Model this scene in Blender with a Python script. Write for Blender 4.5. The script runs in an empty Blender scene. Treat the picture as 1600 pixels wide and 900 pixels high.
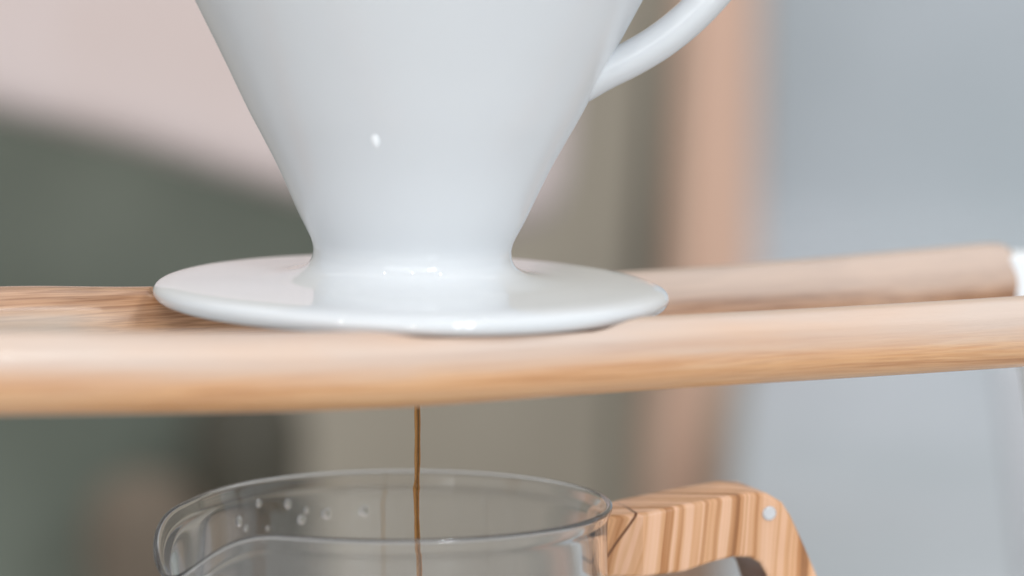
import bpy, bmesh, math, random
import numpy as np
from mathutils import Vector, Matrix
random.seed(4)
S = bpy.context.scene
COL = S.collection
R = math.radians

# ------------------------------------------------------------------ camera
Z0 = 0.166                        # height of the saucer's mid plane above the counter
FPX = 6500.0                      # focal length expressed in pixels of a 1600 wide frame
CAM = Vector((0.0229, -0.942, Z0 + 0.110))
PITCH = R(6.6)
cd = bpy.data.cameras.new('camera')
cam = bpy.data.objects.new('camera', cd); COL.objects.link(cam)
cam.location = CAM
cam.rotation_euler = (R(90) - PITCH, 0, 0)
cd.sensor_width = 36.0
cd.lens = FPX * 36 / 1600
cd.clip_start = 0.05; cd.clip_end = 60
cd.dof.use_dof = True
cd.dof.focus_distance = 0.948
cd.dof.aperture_fstop = 5.2
S.camera = cam

# ------------------------------------------------------------------ world and lamps
w = bpy.data.worlds.new('World'); S.world = w; w.use_nodes = True
bg = w.node_tree.nodes['Background']
bg.inputs[0].default_value = (0.93, 0.97, 1.0, 1); bg.inputs[1].default_value = 0.44


def aim(o, target):
    o.rotation_euler = (Vector(target) - Vector(o.location)).to_track_quat('-Z', 'Y').to_euler()


def area(name, loc, target, sx, sy, power, color):
    l = bpy.data.lights.new(name, 'AREA'); l.shape = 'RECTANGLE'
    l.size = sx; l.size_y = sy; l.energy = power; l.color = color
    o = bpy.data.objects.new(name, l); COL.objects.link(o); o.location = loc
    aim(o, target)
    return o


SUBJ = Vector((0, 0, Z0))
# window with two by two panes, behind the photographer on the right
wc = SUBJ + Vector((0.40, -0.84, 0.40)).normalized() * 2.0
q = (SUBJ - wc).to_track_quat('-Z', 'Y')
for i in (-1, 1):
    for j in (-1, 1):
        o = area('window_pane_light', wc + q @ Vector((i * .08, j * .07, 0)), SUBJ, .12, .11, 2.8, (.90, .96, 1.0))
        o.rotation_euler = q.to_euler()
# pale ceiling light, broad
area('ceiling_light', (0.1, 0.45, 2.0), (.1, .45, 0), 3.2, 3.0, 16, (1.0, .985, .96))
# broad front fill added behind the photographer, as from an unseen window
area('front_fill_light', (.1, -2.5, 1.30), (.1, 0, .7), 3.2, 1.8, 18, (.95, .98, 1.0))
# small ceiling spots whose sparkle shows on the glaze and the glass
for az, rad_, z in ((-36, 1.35, 1.80), (-15, 1.6, 1.8), (3, 1.6, 1.95), (44, 1.35, 1.80)):
    x, y = rad_ * math.sin(R(az)), -rad_ * math.cos(R(az))
    l = bpy.data.lights.new('ceiling_spot', 'POINT'); l.energy = 9.5; l.shadow_soft_size = .018; l.color = (1, .96, .9)
    o = bpy.data.objects.new('ceiling_spot', l); COL.objects.link(o); o.location = (x, y, z)

S.view_settings.view_transform = 'Standard'
S.view_settings.look = 'None'
S.view_settings.exposure = 0.33
S.view_settings.gamma = 1.0
S.view_settings.use_curve_mapping = False
S.render.engine = 'CYCLES'
cy = S.cycles
cy.max_bounces = 16; cy.transmission_bounces = 14; cy.glossy_bounces = 6; cy.diffuse_bounces = 4
cy.use_denoising = True
cy.caustics_reflective = False
cy.caustics_refractive = True
cy.sample_clamp_indirect = 6
cy.blur_glossy = 0.0

# ------------------------------------------------------------------ helpers


def at(px, py, Y):
    """survey helper: the point of the vertical plane y=Y seen at a photograph position"""
    fw = Vector((0, math.cos(PITCH), -math.sin(PITCH))); up = Vector((0, math.sin(PITCH), math.cos(PITCH)))
    r = fw + Vector((1, 0, 0)) * ((px - 800) / FPX) + up * ((450 - py) / FPX)
    return CAM + r * ((Y - CAM.y) / r.y)


def tag(o, label=None, cat=None, group=None, kind=None):
    if label: o['label'] = label
    if cat: o['category'] = cat
    if group: o['group'] = group
    if kind: o['kind'] = kind
    return o


def empty(name, loc, rot=(0, 0, 0)):
    o = bpy.data.objects.new(name, None); COL.objects.link(o)
    o.location = loc; o.rotation_euler = rot; o.empty_display_size = .02
    return o


def link(name, verts, faces, mat, parent=None, smooth=True, bevel=0, segs=3, autosmooth=None):
    me = bpy.data.meshes.new(name)
    me.from_pydata([tuple(v) for v in verts], [], faces); me.update()
    bm = bmesh.new(); bm.from_mesh(me)
    bmesh.ops.recalc_face_normals(bm, faces=bm.faces)
    if bevel:
        bmesh.ops.bevel(bm, geom=[e for e in bm.edges if e.is_manifold and e.calc_face_angle(0) > R(35)],
                        offset=bevel, segments=segs, affect='EDGES', profile=.5, clamp_overlap=True)
    bm.to_mesh(me); bm.free()
    for p in me.polygons: p.use_smooth = smooth
    if autosmooth is not None: me.set_sharp_from_angle(angle=R(autosmooth))
    me.materials.append(mat)
    o = bpy.data.objects.new(name, me); COL.objects.link(o)
    if parent: o.parent = parent
    return o


def catmull(pts, n):
    pts = [np.array(p, float) for p in pts]
    P = [2 * pts[0] - pts[1]] + pts + [2 * pts[-1] - pts[-2]]
    out = []
    for i in range(1, len(P) - 2):
        for k in range(n):
            t = k / n
            a, b, c, d = P[i - 1], P[i], P[i + 1], P[i + 2]
            out.append(.5 * ((2 * b) + (-a + c) * t + (2 * a - 5 * b + 4 * c - d) * t * t + (-a + 3 * b - 3 * c + d) * t ** 3))
    out.append(P[-2])
    return out


def lathe(profile, segs, warp=None, closed=False):
    """revolve (r, z) pairs about Z; closed joins the last ring to the first"""
    V = []; F = []; n = len(profile)
    for (r, z) in profile:
        for k in range(segs):
            a = 2 * math.pi * k / segs
            if warp: V.append(warp(r, z, a))
            else: V.append((r * math.cos(a), r * math.sin(a), z))
    for i in range(n if closed else n - 1):
        j = (i + 1) % n
        for k in range(segs):
            l = (k + 1) % segs
            F.append((i * segs + k, i * segs + l, j * segs + l, j * segs + k))
    return V, F


def sweep(path, radii, segs, flat=1.0, side=Vector((0, 1, 0)), caps=True):
    """tube along points; flat = width across 'side' over thickness"""
    V = []; F = []; n = len(path)
    path = [Vector(p) for p in path]
    for i, p in enumerate(path):
        t = (path[min(i + 1, n - 1)] - path[max(i - 1, 0)]).normalized()
        s = (side - t * side.dot(t)).normalized(); u = t.cross(s)
        for k in range(segs):
            a = 2 * math.pi * k / segs
            V.append(p + s * (math.cos(a) * radii[i] * flat) + u * (math.sin(a) * radii[i]))
    for i in range(n - 1):
        for k in range(segs):
            l = (k + 1) % segs
            F.append((i * segs + k, i * segs + l, (i + 1) * segs + l, (i + 1) * segs + k))
    if caps:
        F.append(tuple(range(segs))[::-1]); F.append(tuple((n - 1) * segs + k for k in range(segs)))
    return V, F


def prism(poly, y0, y1):
    """polygon of (x, z) pairs extruded from y0 to y1"""
    n = len(poly)
    V = [(x, y0, z) for x, z in poly] + [(x, y1, z) for x, z in poly]
    F = [tuple(range(n)), tuple(range(2 * n - 1, n - 1, -1))]
    F += [(i, (i + 1) % n, n + (i + 1) % n, n + i) for i in range(n)]
    return V, F


def box(x0, x1, y0, y1, z0, z1):
    return prism([(x0, z0), (x1, z0), (x1, z1), (x0, z1)], y0, y1)


# ------------------------------------------------------------------ materials
class NT:
    def __init__(s, name):
        s.m = bpy.data.materials.new(name); s.m.use_nodes = True
        s.t = s.m.node_tree; s.b = s.t.nodes['Principled BSDF']

    def n(s, kind, **kw):
        x = s.t.nodes.new(kind)
        for k, v in kw.items():
            if hasattr(x, k): setattr(x, k, v)
            else: x.inputs[k.replace('_', ' ')].default_value = v
        return x

    def l(s, a, b): s.t.links.new(a, b)


def coords(N, rotz=0, scale=(1, 1, 1), rot=None):
    tc = N.n('ShaderNodeTexCoord'); mp = N.n('ShaderNodeMapping'); N.l(tc.outputs['Object'], mp.inputs[0])
    m2 = N.n('ShaderNodeMapping'); N.l(mp.outputs[0], m2.inputs[0])
    mp.inputs['Rotation'].default_value = rot or (0, 0, rotz)
    m2.inputs['Scale'].default_value = scale
    return m2.outputs[0]


def ramp(N, src, stops):
    r = N.n('ShaderNodeValToRGB'); N.l(src, r.inputs[0])
    e = r.color_ramp.elements
    while len(e) < len(stops): e.new(.5)
    for i, (p, c) in enumerate(stops):
        e[i].position = p; e[i].color = (*c, 1) if len(c) == 3 else c
    return r.outputs[0]


def mix(N, fac, a, b, mode='MIX'):
    m = N.n('ShaderNodeMix', data_type='RGBA', blend_type=mode)
    if isinstance(fac, float): m.inputs[0].default_value = fac
    else: N.l(fac, m.inputs[0])
    for k, v in ((6, a), (7, b)):
        if isinstance(v, tuple): m.inputs[k].default_value = (*v, 1)
        else: N.l(v, m.inputs[k])
    return m.outputs[2]


def plain(name, col, rough=.5, mottled=.08, scale=12, col2=None, bump=0, spec=.5):
    N = NT(name)
    no = N.n('ShaderNodeTexNoise'); no.inputs['Scale'].default_value = scale; no.inputs['Detail'].default_value = 4
    N.l(coords(N), no.inputs['Vector'])
    c2 = col2 or tuple(c * (1 - mottled) for c in col)
    N.l(ramp(N, no.outputs[0], [(.35, c2), (.65, col)]), N.b.inputs['Base Color'])
    N.b.inputs['Roughness'].default_value = rough
    N.b.inputs['Specular IOR Level'].default_value = spec
    if bump:
        bp = N.n('ShaderNodeBump'); bp.inputs['Strength'].default_value = bump; bp.inputs['Distance'].default_value = .001
        n2 = N.n('ShaderNodeTexNoise'); n2.inputs['Scale'].default_value = scale * 30; N.l(coords(N), n2.inputs['Vector'])
        N.l(n2.outputs[0], bp.inputs['Height']); N.l(bp.outputs[0], N.b.inputs['Normal'])
    return N.m


def ceramic(name='white_glazed_porcelain', satin=False):
    N = NT(name)
    no = N.n('ShaderNodeTexNoise'); no.inputs['Scale'].default_value = 25
    N.l(coords(N), no.inputs['Vector'])
    N.l(ramp(N, no.outputs[0], [(.3, (.655, .672, .695)), (.7, (.665, .682, .703))]), N.b.inputs['Base Color'])
    N.b.inputs['Roughness'].default_value = .4
    N.b.inputs['Coat Weight'].default_value = 1; N.b.inputs['Coat IOR'].default_value = 1.65; N.b.inputs['Specular IOR Level'].default_value = 0; N.b.inputs['Coat Roughness'].default_value = .012
    N.b.inputs['Subsurface Weight'].default_value = .12
    N.b.inputs['Subsurface Radius'].default_value = (1, .9, .8); N.b.inputs['Subsurface Scale'].default_value = .002
    bp = N.n('ShaderNodeBump'); bp.inputs['Strength'].default_value = .05; bp.inputs['Distance'].default_value = .0006
    n2 = N.n('ShaderNodeTexNoise'); n2.inputs['Scale'].default_value = 55; n2.inputs['Detail'].default_value = 1
    N.l(coords(N), n2.inputs['Vector']); N.l(n2.outputs[0], bp.inputs['Height'])
    N.l(bp.outputs[0], N.b.inputs['Coat Normal'])
    if satin:        # the glaze is thinner and more satin up the cone, glassy where it pooled round the foot
        tc = N.n('ShaderNodeTexCoord'); sx = N.n('ShaderNodeSeparateXYZ'); N.l(tc.outputs['Object'], sx.inputs[0])
        mr = N.n('ShaderNodeMapRange'); N.l(sx.outputs[2], mr.inputs[0]); mr.inputs[1].default_value = .010; mr.inputs[2].default_value = .022
        mr.inputs[3].default_value = .012; mr.inputs[4].default_value = .24
        N.l(mr.outputs[0], N.b.inputs['Coat Roughness'])
    return N.m


def rail_wood(name, rotz, light, mid, dark, greying=0.0, seed=0.0, ior=2.0, pale_top=.92):
    N = NT(name)
    long_ = coords(N, rotz, (9, 260, 260))
    n1 = N.n('ShaderNodeTexNoise', noise_dimensions='4D'); n1.inputs['Scale'].default_value = 1; n1.inputs['Detail'].default_value = 6
    n1.inputs['W'].default_value = seed; N.l(long_, n1.inputs['Vector'])
    fine = coords(N, rotz, (45, 1800, 1800))
    n2 = N.n('ShaderNodeTexNoise'); n2.inputs['Scale'].default_value = 1; n2.inputs['Detail'].default_value = 5
    N.l(fine, n2.inputs['Vector'])
    broad = coords(N, rotz, (14, 60, 60))
    n3 = N.n('ShaderNodeTexNoise', noise_dimensions='4D'); n3.inputs['Scale'].default_value = 1; n3.inputs['W'].default_value = seed + 3
    n3.inputs['Detail'].default_value = 3
    N.l(broad, n3.inputs['Vector'])
    c = ramp(N, n1.outputs[0], [(.33, dark), (.47, mid), (.62, light)])
    c = mix(N, .45 if greying else .30, c, ramp(N, n2.outputs[0], [(.38, dark), (.58, light)]))
    # paler on the upper side of the rod, orange below, with a wandering border
    at_ = N.n('ShaderNodeAttribute'); at_.attribute_name = 'round'
    bd = N.n('ShaderNodeMath', operation='MULTIPLY_ADD'); N.l(n1.outputs[0], bd.inputs[0]); bd.inputs[1].default_value = 1.1; N.l(at_.outputs['Fac'], bd.inputs[2])
    bd2 = N.n('ShaderNodeMath', operation='MULTIPLY_ADD'); N.l(n3.outputs[0], bd2.inputs[0]); bd2.inputs[1].default_value = .8; N.l(bd.outputs[0], bd2.inputs[2])
    upper_pale = N.n('ShaderNodeMapRange'); upper_pale.interpolation_type = 'SMOOTHSTEP'; N.l(bd2.outputs[0], upper_pale.inputs[0])
    upper_pale.inputs[1].default_value = .45; upper_pale.inputs[2].default_value = 1.35; upper_pale.inputs[3].default_value = 0; upper_pale.inputs[4].default_value = pale_top
    sfac = upper_pale.outputs[0]
    if greying:                       # on the rear rod the paler upper side shows on its right half only
        tcs = N.n('ShaderNodeTexCoord'); ss = N.n('ShaderNodeSeparateXYZ'); N.l(tcs.outputs['Object'], ss.inputs[0])
        ms = N.n('ShaderNodeMapRange'); N.l(ss.outputs[0], ms.inputs[0]); ms.inputs[1].default_value = -.03; ms.inputs[2].default_value = .04
        mu = N.n('ShaderNodeMath', operation='MULTIPLY'); N.l(sfac, mu.inputs[0]); N.l(ms.outputs[0], mu.inputs[1]); sfac = mu.outputs[0]
    c = mix(N, sfac, c, (.555, .445, .385))
    if greying:  # greyer towards the left end, mostly low on the rod
        tcx = N.n('ShaderNodeTexCoord'); sx = N.n('ShaderNodeSeparateXYZ'); N.l(tcx.outputs['Object'], sx.inputs[0])
        mr = N.n('ShaderNodeMapRange'); N.l(sx.outputs[0], mr.inputs[0]); mr.inputs[1].default_value = -.078; mr.inputs[2].default_value = -.060
        mr.inputs[3].default_value = 1; mr.inputs[4].default_value = .0
        mz = N.n('ShaderNodeMapRange'); N.l(sx.outputs[2], mz.inputs[0]); mz.inputs[1].default_value = Z0 - .0045; mz.inputs[2].default_value = Z0 - .0015
        mz.inputs[3].default_value = 1; mz.inputs[4].default_value = .25
        mq = N.n('ShaderNodeMath', operation='MULTIPLY'); N.l(mr.outputs[0], mq.inputs[0]); N.l(mz.outputs[0], mq.inputs[1])
        mw = N.n('ShaderNodeMath', operation='MULTIPLY'); N.l(ramp(N, n3.outputs[0], [(.30, (.3, .3, .3)), (.50, (greying,) * 3)]), mw.inputs[0]); N.l(mq.outputs[0], mw.inputs[1])
        c = mix(N, mw.outputs[0], c, (.46, .41, .36))
    else:
        c = mix(N, ramp(N, n3.outputs[0], [(.40, (0, 0, 0)), (.65, (.35,) * 3)]), c, mid)
    N.l(c, N.b.inputs['Base Color'])
    N.b.inputs['Roughness'].default_value = .42
    N.b.inputs['Specular IOR Level'].default_value = 0; N.b.inputs['Coat Weight'].default_value = 1; N.b.inputs['Coat IOR'].default_value = ior; N.b.inputs['Coat Roughness'].default_value = .24
    bp = N.n('ShaderNodeBump'); bp.inputs['Strength'].default_value = .35; bp.inputs['Distance'].default_value = .0006
    N.l(n2.outputs[0], bp.inputs['Height']); N.l(bp.outputs[0], N.b.inputs['Normal'])
    return N.m


def olive_wood():
    N = NT('striped_olive_wood')
    # growth layers run down the handle: bands across its length, bent by noise
    v = coords(N, 0, (1, 1, 1))
    sep = N.n('ShaderNodeSeparateXYZ'); N.l(v, sep.inputs[0])
    no = N.n('ShaderNodeTexNoise'); no.inputs['Scale'].default_value = 38; no.inputs['Detail'].default_value = 3; no.inputs['Roughness'].default_value = .5
    vs = coords(N, 0, (1, .6, .3)); N.l(vs, no.inputs['Vector'])
    a = N.n('ShaderNodeMath', operation='MULTIPLY_ADD'); N.l(no.outputs[0], a.inputs[0]); a.inputs[1].default_value = .006; N.l(sep.outputs[0], a.inputs[2])
    b = N.n('ShaderNodeMath', operation='MULTIPLY_ADD'); N.l(sep.outputs[1], b.inputs[0]); b.inputs[1].default_value = .85; N.l(a.outputs[0], b.inputs[2])
    cz = N.n('ShaderNodeMath', operation='MULTIPLY_ADD'); N.l(sep.outputs[2], cz.inputs[0]); cz.inputs[1].default_value = -.10; N.l(b.outputs[0], cz.inputs[2])
    cmb = N.n('ShaderNodeCombineXYZ'); N.l(cz.outputs[0], cmb.inputs[0])
    n1 = N.n('ShaderNodeTexNoise'); n1.inputs['Scale'].default_value = 230; n1.inputs['Detail'].default_value = 4; n1.inputs['Roughness'].default_value = .65
    N.l(cmb.outputs[0], n1.inputs['Vector'])
    c = ramp(N, n1.outputs[0], [(.38, (.20, .07, .022)), (.435, (.44, .18, .065)), (.48, (.66, .34, .165)), (.55, (.82, .50, .335)), (.70, (.76, .43, .25))])
    fine = coords(N, 0, (500, 500, 25))
    n2 = N.n('ShaderNodeTexNoise'); n2.inputs['Scale'].default_value = 1; n2.inputs['Detail'].default_value = 4; N.l(fine, n2.inputs['Vector'])
    c = mix(N, .12, c, ramp(N, n2.outputs[0], [(.3, (.50, .26, .12)), (.6, (.80, .58, .38))]))
    # one dark vein near the carafe
    w1 = N.n('ShaderNodeMath', operation='MULTIPLY_ADD'); N.l(sep.outputs[2], w1.inputs[0]); w1.inputs[1].default_value = -.55; N.l(a.outputs[0], w1.inputs[2])
    w2 = N.n('ShaderNodeMath', operation='SUBTRACT'); N.l(w1.outputs[0], w2.inputs[0]); w2.inputs[1].default_value = .0128
    w3 = N.n('ShaderNodeMath', operation='ABSOLUTE'); N.l(w2.outputs[0], w3.inputs[0])
    w4 = N.n('ShaderNodeMath', operation='LESS_THAN'); N.l(w3.outputs[0], w4.inputs[0]); w4.inputs[1].default_value = .0003
    lim = N.n('ShaderNodeMath', operation='LESS_THAN'); N.l(sep.outputs[0], lim.inputs[0]); lim.inputs[1].default_value = .0080
    w5 = N.n('ShaderNodeMath', operation='MULTIPLY'); N.l(w4.outputs[0], w5.inputs[0]); N.l(lim.outputs[0], w5.inputs[1])
    c = mix(N, w5.outputs[0], c, (.19, .08, .04))
    # shade inside the finger hole, painted as dark brown wood
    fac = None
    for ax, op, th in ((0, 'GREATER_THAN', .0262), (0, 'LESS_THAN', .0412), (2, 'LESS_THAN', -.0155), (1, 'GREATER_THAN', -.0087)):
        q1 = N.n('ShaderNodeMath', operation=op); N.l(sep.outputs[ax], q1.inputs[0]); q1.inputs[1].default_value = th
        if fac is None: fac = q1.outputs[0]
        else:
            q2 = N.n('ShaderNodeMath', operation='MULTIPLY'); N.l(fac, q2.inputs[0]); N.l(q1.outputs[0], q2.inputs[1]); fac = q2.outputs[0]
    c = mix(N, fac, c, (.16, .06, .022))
    N.l(c, N.b.inputs['Base Color'])
    N.b.inputs['Roughness'].default_value = .38
    N.b.inputs['Specular IOR Level'].default_value = .25; N.b.inputs['Coat Weight'].default_value = .15; N.b.inputs['Coat Roughness'].default_value = .3
    return N.m


def glass(name, col, ior, rough=0.0):
    N = NT(name)
    N.b.inputs['Base Color'].default_value = (*col, 1)
    N.b.inputs['Transmission Weight'].default_value = 1
    N.b.inputs['IOR'].default_value = ior
    N.b.inputs['Roughness'].default_value = rough
    return N.m


def misty_glass():
    m = glass('steamed_clear_glass', (1, 1, 1), 1.47)
    t = m.node_tree; b = t.nodes['Principled BSDF']; out = t.nodes['Material Output']
    tr = t.nodes.new('ShaderNodeBsdfTranslucent'); tr.inputs[0].default_value = (.9, .88, .87, 1)
    df = t.nodes.new('ShaderNodeBsdfDiffuse'); df.inputs[0].default_value = (.9, .88, .87, 1)
    ad = t.nodes.new('ShaderNodeMixShader'); t.links.new(tr.outputs[0], ad.inputs[1]); t.links.new(df.outputs[0], ad.inputs[2])
    tc = t.nodes.new('ShaderNodeTexCoord'); no = t.nodes.new('ShaderNodeTexNoise'); no.inputs['Scale'].default_value = 60; no.inputs['Detail'].default_value = 5
    mp = t.nodes.new('ShaderNodeMapping'); mp.inputs['Scale'].default_value = (1, 1, .45); t.links.new(tc.outputs['Object'], mp.inputs[0]); t.links.new(mp.outputs[0], no.inputs['Vector'])
    mr = t.nodes.new('ShaderNodeMapRange'); mr.inputs[1].default_value = .35; mr.inputs[2].default_value = .7; mr.inputs[3].default_value = .012; mr.inputs[4].default_value = .05
    t.links.new(no.outputs[0], mr.inputs[0])
    mx = t.nodes.new('ShaderNodeMixShader'); t.links.new(mr.outputs[0], mx.inputs[0]); t.links.new(b.outputs[0], mx.inputs[1]); t.links.new(ad.outputs[0], mx.inputs[2])
    t.links.new(mx.outputs[0], out.inputs[0])
    return m


M_cer = ceramic()
M_glint = plain('white_glint', (.93, .95, .97), .1, .01)
M_cone = ceramic('white_satin_porcelain', True)
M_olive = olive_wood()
M_glass = misty_glass()
M_water = glass('clear_water', (1, 1, 1), 1.333)
M_stream = glass('thin_brown_coffee', (.58, .27, .075), 1.34, .02)
M_coffee = plain('dark_coffee', (.022, .010, .005), .05, .2)
M_white = plain('white_painted_steel', (.80, .83, .86), .35, .03)
M_pin = plain('brushed_steel', (.75, .76, .78), .25, .1); M_pin.node_tree.nodes['Principled BSDF'].inputs['Metallic'].default_value = .3
YAW = R(25)
M_front = rail_wood('pale_ash_wood', -YAW, (.74, .42, .20), (.68, .34, .14), (.42, .16, .045), 0, 1.0)
M_rear = rail_wood('grey_patched_ash_wood', -YAW, (.62, .36, .21), (.42, .195, .085), (.16, .058, .022), .8, 7.3, 1.6, .82)
M_counter = plain('pale_counter_top', (.54, .54, .54), .45, .05, 8)

# ------------------------------------------------------------------ setting
FLOOR = -.75
link('counter', *box(-1.2, 1.4, -1.3, .26, -.04, 0), M_counter, smooth=False, bevel=.003)
tag(bpy.data.objects['counter'], 'pale counter top below the carafe', kind='structure')
M_taupe = plain('taupe_wall_paint', (.54, .48, .395), .8, .10, 5)
link('wall', *box(-2.2, 2.4, 1.80, 1.86, -.75, 1.9), M_taupe, smooth=False)
M_floor = plain('grey_floor', (.45, .43, .40), .7, .1, 4)
link('floor', *box(-2.2, 2.4, -2.0, 1.80, -.80, FLOOR), M_floor, smooth=False)
tag(bpy.data.objects['floor'], 'grey floor far below the counter', kind='structure')
tag(bpy.data.objects['wall'], 'plain taupe wall behind everything', kind='structure')

# ------------------------------------------------------------------ white dripper
TILT = R(1.2)
drip = empty('coffee_dripper', (0, 0, Z0 + .0003), (R(.5), TILT, 0))
tag(drip, 'white porcelain cone coffee dripper with wide round saucer base, sitting on the two wooden rails', 'coffee dripper')
mm = .001
outer = [(58.6, 83.5), (58.4, 81.5), (56.2, 77.5), (53.6, 72.5), (50.6, 66.6), (46.3, 58.2), (43.1, 51.9), (40.1, 45.8), (37.4, 40.4),
         (34.4, 34.9), (31.35, 29.2), (28.7, 23.6), (25.8, 17.2), (23.5, 12.6), (22.75, 10.6), (22.6, 9.0),
         (22.95, 7.2), (24.3, 5.4), (27.2, 4.1), (32.5, 3.2), (40.0, 2.85)]
inner = [(57.2, 84.3), (55.5, 83.0), (50, 71), (40, 52), (30, 33), (21, 15.5), (12.5, 8.0), (9.0, 6.0), (8.0, 1.0), (8.0, -2.6)]
prof = [(r * mm, z * mm) for r, z in catmull(inner[::-1] + outer, 6)]
V, F = lathe(prof, 160)
link('cone', V, F, M_cone, drip)
sau = [(40, 2.85), (46, 2.62), (52, 2.35), (55.6, 1.95), (57.8, 1.15), (58.75, -.1), (58.5, -1.5), (57.3, -2.45), (55, -2.75), (48, -2.75), (30, -2.75), (8, -2.75)]
V, F = lathe([(r * mm, z * mm) for r, z in catmull(sau, 6)], 200)
link('saucer', V, F, M_cer, drip)
hp = [(35.5, 48.4), (39.5, 50.0), (43.5, 51.7), (48.9, 54.4), (54.9, 58.2), (60.3, 62.6), (65.3, 67.7), (70.2, 74), (73.3, 81), (73.6, 87.5), (70, 92), (64, 91.5), (58, 86.5), (53, 79)]
path = [Vector((x * mm, 0, z * mm)) for x, z in catmull(hp, 8)]
rad = []
for i, p in enumerate(path):
    t = i / (len(path) - 1)
    rad.append(mm * (4.1 + 1.3 * math.exp(-(t / .11) ** 2) + .8 * math.exp(-((1 - t) / .08) ** 2)))
V, F = sweep(path, rad, 32, 1.35)
hd = link('handle', V, F, M_cer, drip)
hd.rotation_euler = (0, 0, R(-4))

# a highlight on the front of the cone, built as a small raised white bead
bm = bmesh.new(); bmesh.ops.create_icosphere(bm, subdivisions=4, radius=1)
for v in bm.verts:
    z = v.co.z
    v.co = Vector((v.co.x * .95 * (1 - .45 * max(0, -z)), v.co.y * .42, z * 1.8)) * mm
me = bpy.data.meshes.new('cone_glint'); bm.to_mesh(me); bm.free()
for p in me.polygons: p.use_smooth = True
me.materials.append(M_glint)
o = bpy.data.objects.new('cone_glint', me); COL.objects.link(o); o.parent = drip
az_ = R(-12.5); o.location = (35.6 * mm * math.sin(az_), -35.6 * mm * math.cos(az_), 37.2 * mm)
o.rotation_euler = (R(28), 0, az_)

# ------------------------------------------------------------------ stand with two rails
stand = empty('drip_stand', (0, 0, 0))
tag(stand, 'wooden drip stand whose two pale rails carry the white dripper, with white steel ends', 'coffee stand')
SAU_N = Vector((math.sin(TILT), 0, math.cos(TILT)))


def rail(name, samples, mat, label):
    """samples: (x, top z, centre y, diameter) along the rail in mm, z from the saucer mid plane"""
    pts = catmull(samples, 60)
    V = []; F = []; segs = 72
    n = len(pts)
    C3 = [Vector((p[0] * mm, p[2] * mm, Z0 + (p[1] - p[3] / 2) * mm)) for p in pts]
    up0 = Vector((0, 0, 1))
    for i, c in enumerate(C3):
        t = (C3[min(i + 1, n - 1)] - C3[max(i - 1, 0)]).normalized()
        s = t.cross(up0).normalized(); u = s.cross(t)
        rr = pts[i][3] / 2 * mm
        e0, e1 = min(i, n - 1 - i), 8
        if e0 < e1: rr *= .9 + .1 * math.sqrt(1 - (1 - e0 / e1) ** 2)
        for k in range(segs):
            a = 2 * math.pi * k / segs
            v = c + s * (math.cos(a) * rr) + u * (math.sin(a) * rr)
            # shallow seat turned into the rail for the saucer
            d = math.hypot(v.x, v.y)
            floor = Z0 - 2.5 * mm - v.x * math.tan(TILT) + v.y * math.tan(R(.5))
            if v.z > floor:
                soft = min(1, max(0, (60.4 * mm - d) / (1.6 * mm)))
                soft = soft * soft * (3 - 2 * soft)
                v.z = v.z + (floor - v.z) * soft
            V.append(v)
    for i in range(n - 1):
        for k in range(segs):
            l = (k + 1) % segs
            F.append((i * segs + k, i * segs + l, (i + 1) * segs + l, (i + 1) * segs + k))
    F.append(tuple(range(segs))[::-1]); F.append(tuple((n - 1) * segs + k for k in range(segs)))
    o = link(name, V, F, mat, stand)
    at_ = o.data.attributes.new('round', 'FLOAT', 'POINT')
    for i in range(len(V)): at_.data[i].value = math.sin(2 * math.pi * (i % segs) / segs)
    o['label'] = label
    return C3


front = rail('rail', [(-160, 6.0, -128, 17.8), (-120, 4.5, -110, 17.6), (-83.5, 2.9, -94, 17.4), (-10, -1.2, -61, 16.9), (50, -1.6, -33, 16.4), (95, -2.2, -10, 16.3),
                      (142, -1.9, 10, 16.4), (185, -1.2, 30, 16.6)], M_front, 'front rail, pale and smooth')
rear = rail('rail', [(-165, 1.6, -38, 17), (-130, 1.5, -24, 17), (-93.5, 2.1, -7, 17), (-60, .5, 7, 17), (0, -1.0, 32, 16.8), (57, -1.3, 58, 16.8),
                     (100, -.3, 77, 17.4), (146.5, 1.7, 95, 18.4)], M_rear, 'rear rail, rougher grain with greyed patches')
# white steel legs: two at the right end, two at the left end, splayed outwards
for (end, nxt, sgn) in ((front[-1], front[-20], 1), (rear[-1], rear[-20], 1), (front[0], front[20], -1), (rear[0], rear[20], -1)):
    top = end + Vector((0, 0, .0125))
    x, y, z = end
    lean = .16
    pl = []
    zt = z + .0065
    poly = [(x, zt), (x + sgn * .010, zt), (x + sgn * (.010 + lean * zt), 0.0), (x + sgn * (lean * zt), 0.0)]
    V, F = prism(poly, y - .0085, y + .0085)
    link('leg', V, F, M_white, stand, bevel=.0015, autosmooth=40)

# ------------------------------------------------------------------ carafe
CX = -.0026
ZR = Z0 - .0487                    # rim height
car = empty('glass_carafe', (CX, 0, 0))
tag(car, 'clear glass coffee carafe with poured spout and striped olive wood handle under the dripper', 'carafe')
SPA = R(204)


def swarp(r, z, a):
    d = (a - SPA + math.pi) % (2 * math.pi) - math.pi
    wgt = math.exp(-(abs(d) / R(21)) ** 2.2)
    h = ZR - z
    k = max(0.0, 1 - h / .060); k = k * k * (3 - 2 * k)
    lip = max(0.0, 1 - h / .004)
    rr = r + wgt * (.0092 * k + .0012 * lip) if r > .03 else r
    zz = z - math.exp(-(abs(d - R(4)) / R(14)) ** 2) * (.0118 * max(0, 1 - h / .04)) if r > .03 else z
    return (rr * math.cos(a), rr * math.sin(a), zz)


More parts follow.
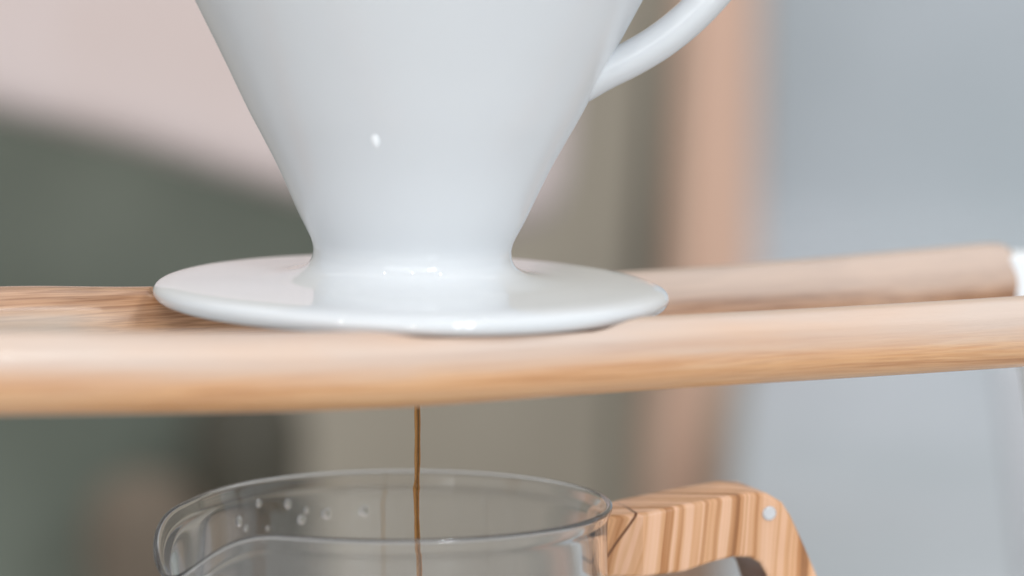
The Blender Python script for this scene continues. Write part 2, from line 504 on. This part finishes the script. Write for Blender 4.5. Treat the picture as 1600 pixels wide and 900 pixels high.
H = ZR * 1000
go = [(0, .6), (30, .6), (44, 1.0), (53, 4), (57.5, 11), (58, 20), (56.5, 32), (53.6, 46), (51.0, 60), (49.0, 74), (47.9, H - 28), (47.5, H - 16), (47.4, H - 8), (47.6, H - 4.2), (48.1, H - 2.2), (48.55, H - .9),
      (48.45, H - .15), (47.85, H + .1), (47.25, H - .35), (46.85, H - 1.2), (46.3, H - 3.1), (45.75, H - 5.1), (45.6, H - 9), (45.75, H - 17), (46.1, H - 29), (47.2, 74), (49.2, 60), (51.7, 46), (54.6, 32), (56.1, 20), (55.6, 12), (51.6, 6), (43.5, 3.2), (30, 2.8), (0, 2.8)]
gp = [(max(0.0, r) * mm, z * mm) for r, z in catmull(go, 5)]
V, F = lathe(gp, 192, swarp)
link('glass_body', V, F, M_glass, car)

# wooden handle: profile in its own plane, u away from the glass, v from the rim
HA = R(20)
hroot = empty('handle', (0, 0, 0)); bpy.data.objects.remove(hroot)
prof = [(0.5, -5.2), (8.2, -4.0), (20, -2.2), (33, -.7), (37.5, -1.2), (41.2, -3.6), (43.3, -7), (46.5, -14), (49.5, -21), (53, -32), (57, -48), (60, -62), (60.5, -70), (57, -74), (51, -73),
        (48.5, -66), (46, -52), (42.5, -38), (39, -26), (37.4, -20.5), (35.9, -17.8), (33.6, -16.3), (29.5, -15.9), (24.5, -16.8), (18, -18.6), (8.2, -19.3), (0.5, -19.6)]
prof = [((u * 1.06 if u > 9 else u) * mm, v * mm) for u, v in prof]
hw = 9.5 * mm
n = len(prof)
V = []
for side in (-1, 1):
    for (u, v) in prof:
        wdt = hw * (1 if u > .008 else .42 + .56 * (u / .008))
        V.append((u, side * wdt, v))
F = [tuple(range(1, n - 1)), (0, 1, n - 2, n - 1), tuple(n + k for k in range(n - 2, 0, -1)), (n + n - 1, n + n - 2, n + 1, n)]
F += [(i, (i + 1) % n, n + (i + 1) % n, n + i) for i in range(n)]
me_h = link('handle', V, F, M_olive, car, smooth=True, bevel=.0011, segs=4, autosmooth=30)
me_h.location = (.0478 * math.cos(HA), .0478 * math.sin(HA), ZR)
me_h.rotation_euler = (0, 0, HA)
# end grain chamfer needs triangulated n-gons to keep flat shading tidy
V, F = lathe([(0, .0205 / 2), (.0013, .0205 / 2), (.0017, .0198 / 2), (.0017, -.0198 / 2), (.0013, -.0205 / 2), (0, -.0205 / 2)], 32)
pin = link('pin', V, F, M_pin, me_h, autosmooth=30)
pin.rotation_euler = (R(90), 0, 0); pin.location = (40.0 * mm, 0, -5.9 * mm)

# coffee in the carafe and the falling stream
V, F = lathe([(0, .0032), (.043, .0036), (.0508, .0066), (.0549, .0125), (.0556, .018), (0, .018)], 96)
o = link('brewed_coffee', V, F, M_coffee, None, autosmooth=40); o.location = (CX, 0, 0)
tag(o, 'dark brewed coffee lying in the bottom of the glass carafe', 'coffee')
sp = [(652, 628), (652.5, 670), (652.2, 720), (651.4, 752), (650.4, 768), (650.8, 785), (651.5, 820), (652.5, 850), (655.0, 880), (655.3, 905), (655, 960)]
pts = [Vector((.0010, 0, Z0 - .0005)), Vector((.0013, 0, Z0 - .012))] + [at(x, y, .0) for x, y in sp] + [Vector((.0016, 0, .017))]
pth = [Vector(p) for p in catmull([tuple(p) for p in pts], 14)]
rad = []
for p in pth:
    h = Z0 - p.z
    r0 = .00070 if h < .04 else .00064
    r0 += .00022 * math.exp(-((h - .0452) / .0009) ** 2)
    r0 *= 1 + .06 * math.sin(h * 700) + .03 * math.sin(h * 1900) * (1 if h > .045 else .25)
    rad.append(r0)
V, F = sweep(pth, rad, 20)
o = link('coffee_stream', V, F, M_stream)
tag(o, 'thin brown stream of coffee falling from the dripper into the carafe', 'coffee stream')

# water drops clinging inside the far wall of the glass
drop_labels = ['largest water drop inside the carafe, leftmost of all', 'small water drop just below right of the largest one inside the carafe',
               'water drop high on the far glass, above the largest drop', 'water drop near the rim, second from left in the upper row on the far glass',
               'round water drop in the middle of the far glass, below a tiny one', 'tiny water drop just above a round one in the middle of the far glass',
               'big water drop right of the middle pair on the far glass', 'tiny water drop lowest on the far glass, above the near rim',
               'water drop farthest right on the far glass, nearest to the coffee stream']
drops = [(372, 815, 1.25), (383, 826, .8), (403, 787, .9), (449, 788, 1.0), (470, 812, 1.05), (478, 798, .7), (509, 803, 1.15), (417, 826, .6), (568, 799, 1.1)]
for i, (px, py, r) in enumerate(drops):
    Y = .04
    for _ in range(8):
        P = at(px, py, Y)
        rin = .0457
        Y = math.sqrt(max(1e-6, rin ** 2 - (P.x - CX) ** 2))
    P = at(px, py, Y)
    nrm = Vector((P.x - CX, P.y, 0)).normalized()
    bm = bmesh.new(); bmesh.ops.create_icosphere(bm, subdivisions=3, radius=r * mm)
    for v in bm.verts:
        v.co.y *= .32
        if v.co.z < 0: v.co.z *= 1.0
        else: v.co.z *= 1.25; v.co.x *= 1 - .25 * v.co.z / (r * mm * 1.25)
    me = bpy.data.meshes.new('water_drop'); bm.to_mesh(me); bm.free()
    for p in me.polygons: p.use_smooth = True
    me.materials.append(M_water)
    o = bpy.data.objects.new('water_drop', me); COL.objects.link(o)
    o.location = P - nrm * (.15 * r * mm)
    o.rotation_euler = (0, random.uniform(-.5, .5), math.atan2(nrm.y, nrm.x) - math.pi / 2)
    tag(o, drop_labels[i], 'water drop', 'water drops inside the carafe')

# ------------------------------------------------------------------ out-of-focus things behind


def sheet(pts, Y, thick, mat, name, label, cat, bevel=.004, parent=None):
    P = [at(x, y, Y) for x, y in pts]
    for p in P:
        if p.z < -.08: p.z = FLOOR
    V, F = prism([(p.x, p.z) for p in P], Y, Y + thick)
    o = link(name, V, F, mat, parent, bevel=bevel, autosmooth=40)
    if label: tag(o, label, cat)
    return o


# grey board on the right
M_grey = plain('blue_grey_board', (.54, .57, .615), .6, .0, 5, col2=(.43, .47, .50))
V = []; F = []
rows = [(-500, 1200, 1.25), (0, 1192, 1.25), (250, 1186, 1.25), (380, 1176, 1.24), (480, 1166, 1.18), (560, 1166, 1.12), (640, 1160, 1.04), (720, 1152, .95), (800, 1145, .85), (880, 1138, .75), (960, 1130, .64)]
rows = catmull(rows, 4)
for (py, px, Y) in rows:
    a_ = at(px, py, Y); b_ = at(2300, py, Y)
    V += [a_, b_, b_ + Vector((0, .02, 0)), a_ + Vector((0, .02, 0))]
a_, b_ = V[-4], V[-3]
V += [Vector((a_.x, a_.y, FLOOR)), Vector((b_.x, b_.y, FLOOR)), Vector((b_.x, b_.y + .02, FLOOR)), Vector((a_.x, a_.y + .02, FLOOR))]
n = len(V) // 4
for i in range(n - 1):
    for k in range(4):
        l = (k + 1) % 4
        F.append((i * 4 + k, i * 4 + l, (i + 1) * 4 + l, (i + 1) * 4 + k))
F += [(3, 2, 1, 0), (n * 4 - 4, n * 4 - 3, n * 4 - 2, n * 4 - 1)]
b = link('grey_board', V, F, M_grey, autosmooth=40)
tag(b, 'smooth blue-grey board curving forward at its foot, filling the right side behind the stand', 'board')
# leaning wooden post
M_post = plain('pinkish_wood', (.74, .475, .345), .6, .0, 6, col2=(.68, .44, .33))
P = [at(x, y, 1.10) for x, y in ((1082, -300), (1190, -300), (1181, 420), (1122, 640), (1095, 1500), (985, 1500), (1012, 640), (1050, 420))]
for p in P:
    if p.z < -.08: p.z = FLOOR

V, F = prism([(p.x, p.z) for p in P], 1.10, 1.13)
o = link('wooden_post', V, F, M_post, bevel=.006, autosmooth=40)
tag(o, 'pinkish wooden post standing out of focus left of the grey board', 'post')
# added dark strip standing for the shadow in the gap beside the post
M_dk = plain('gap_shadow_olive', (.24, .235, .18), .7, .15, 10)
sheet([(1035, -300), (1060, -300), (1030, 420), (985, 640), (955, 1500), (915, 1500), (962, 640), (1020, 420)], 1.24, .02, M_dk, 'gap_shadow_strip',
      'narrow dark olive strip for the gap shadow along the left side of the wooden post', 'strip', bevel=.002)
# pale strip at the far right
M_pale = plain('pale_grey_paint', (.52, .53, .56), .6, .05, 6)
sheet([(1560, 560), (1590, 560), (1900, 560), (1900, 1200), (1630, 1200)], .42, .01, M_pale, 'pale_panel',
      'pale slanting panel edge at the lower right corner behind the stand', 'panel', bevel=.002)
# green box on the left
M_green = plain('grey_green_fabric', (.25, .275, .23), .9, .0, 7, col2=(.165, .185, .15))
sheet([(-500, 100), (700, 100), (640, 500), (430, 640), (370, 900), (350, 1500), (-500, 1500)], 1.02, .14, M_green, 'green_bag',
      'dark grey-green fabric bag out of focus on the left, below the pink cushion', 'bag', bevel=.02)
# pink cushion
M_pink = plain('pale_pink_cloth', (.74, .64, .63), .9, .0, 9, col2=(.68, .56, .53))
P = [(-420, -700), (700, -700), (900, -200), (900, 200), (885, 330), (840, 375), (700, 385), (470, 325), (330, 282), (180, 232), (0, 190), (-420, 100)]
P = [at(x, y, .68) for x, y in P]
cen = sum(P, Vector()) / len(P)
V = []; F = []
rings = 14; npt = len(P)
for s_ in (-1, 1):
    for i in range(rings):
        t = math.sin(i / (rings - 1) * math.pi / 2)
        for p in P:
            q_ = cen.lerp(p, t)
            V.append((q_.x, .715 + s_ * .035 * math.sqrt(max(0, 1 - t ** 14)), q_.z))
off = rings * npt
for s_ in (0, 1):
    for i in range(rings - 1):
        for k in range(npt):
            l = (k + 1) % npt
            F.append((s_ * off + i * npt + k, s_ * off + i * npt + l, s_ * off + (i + 1) * npt + l, s_ * off + (i + 1) * npt + k))
o = link('cushion', V, F, M_pink)
m_ = o.modifiers.new('smooth', 'SUBSURF'); m_.levels = 1; m_.render_levels = 1
tag(o, 'large pale pink cushion out of focus at upper left behind the dripper', 'cushion')
# brown jar and dark jar low on the left


def jar(name, px, y0, y1, wpx, Y, mat, label, cat):
    a_ = at(px, y0, Y); b_ = at(px, y1, Y); r_ = wpx / 2 * (CAM.y * -1 + Y) / FPX
    h_ = a_.z - FLOOR
    pr = [(0, 0), (r_ * .8, 0), (r_ * .85, .01), (r_ * .6, h_ * .6), (r_ * .75, h_ * .8), (r_, h_ - r_ * 1.1), (r_ * .95, h_ - r_ * .6), (r_ * .72, h_ - r_ * .18), (r_ * .4, h_ - r_ * .02), (0, h_)]
    V, F = lathe(pr, 48)
    o = link(name, V, F, mat, autosmooth=35); o.location = (a_.x, Y, FLOOR)
    tag(o, label, cat)


M_jar = plain('dark_brown_glaze', (.085, .075, .052), .5, .2, 20)
M_jar2 = plain('earth_brown_clay', (.20, .155, .115), .8, .2, 20)
jar('dark_vase', 385, 590, 900, 190, .93, M_jar, 'dark brown tall vase out of focus behind the left of the carafe', 'vase')
jar('clay_vase', 225, 740, 900, 190, .90, M_jar2, 'earth-brown clay vase blurred at the lower left beside the carafe spout', 'vase')
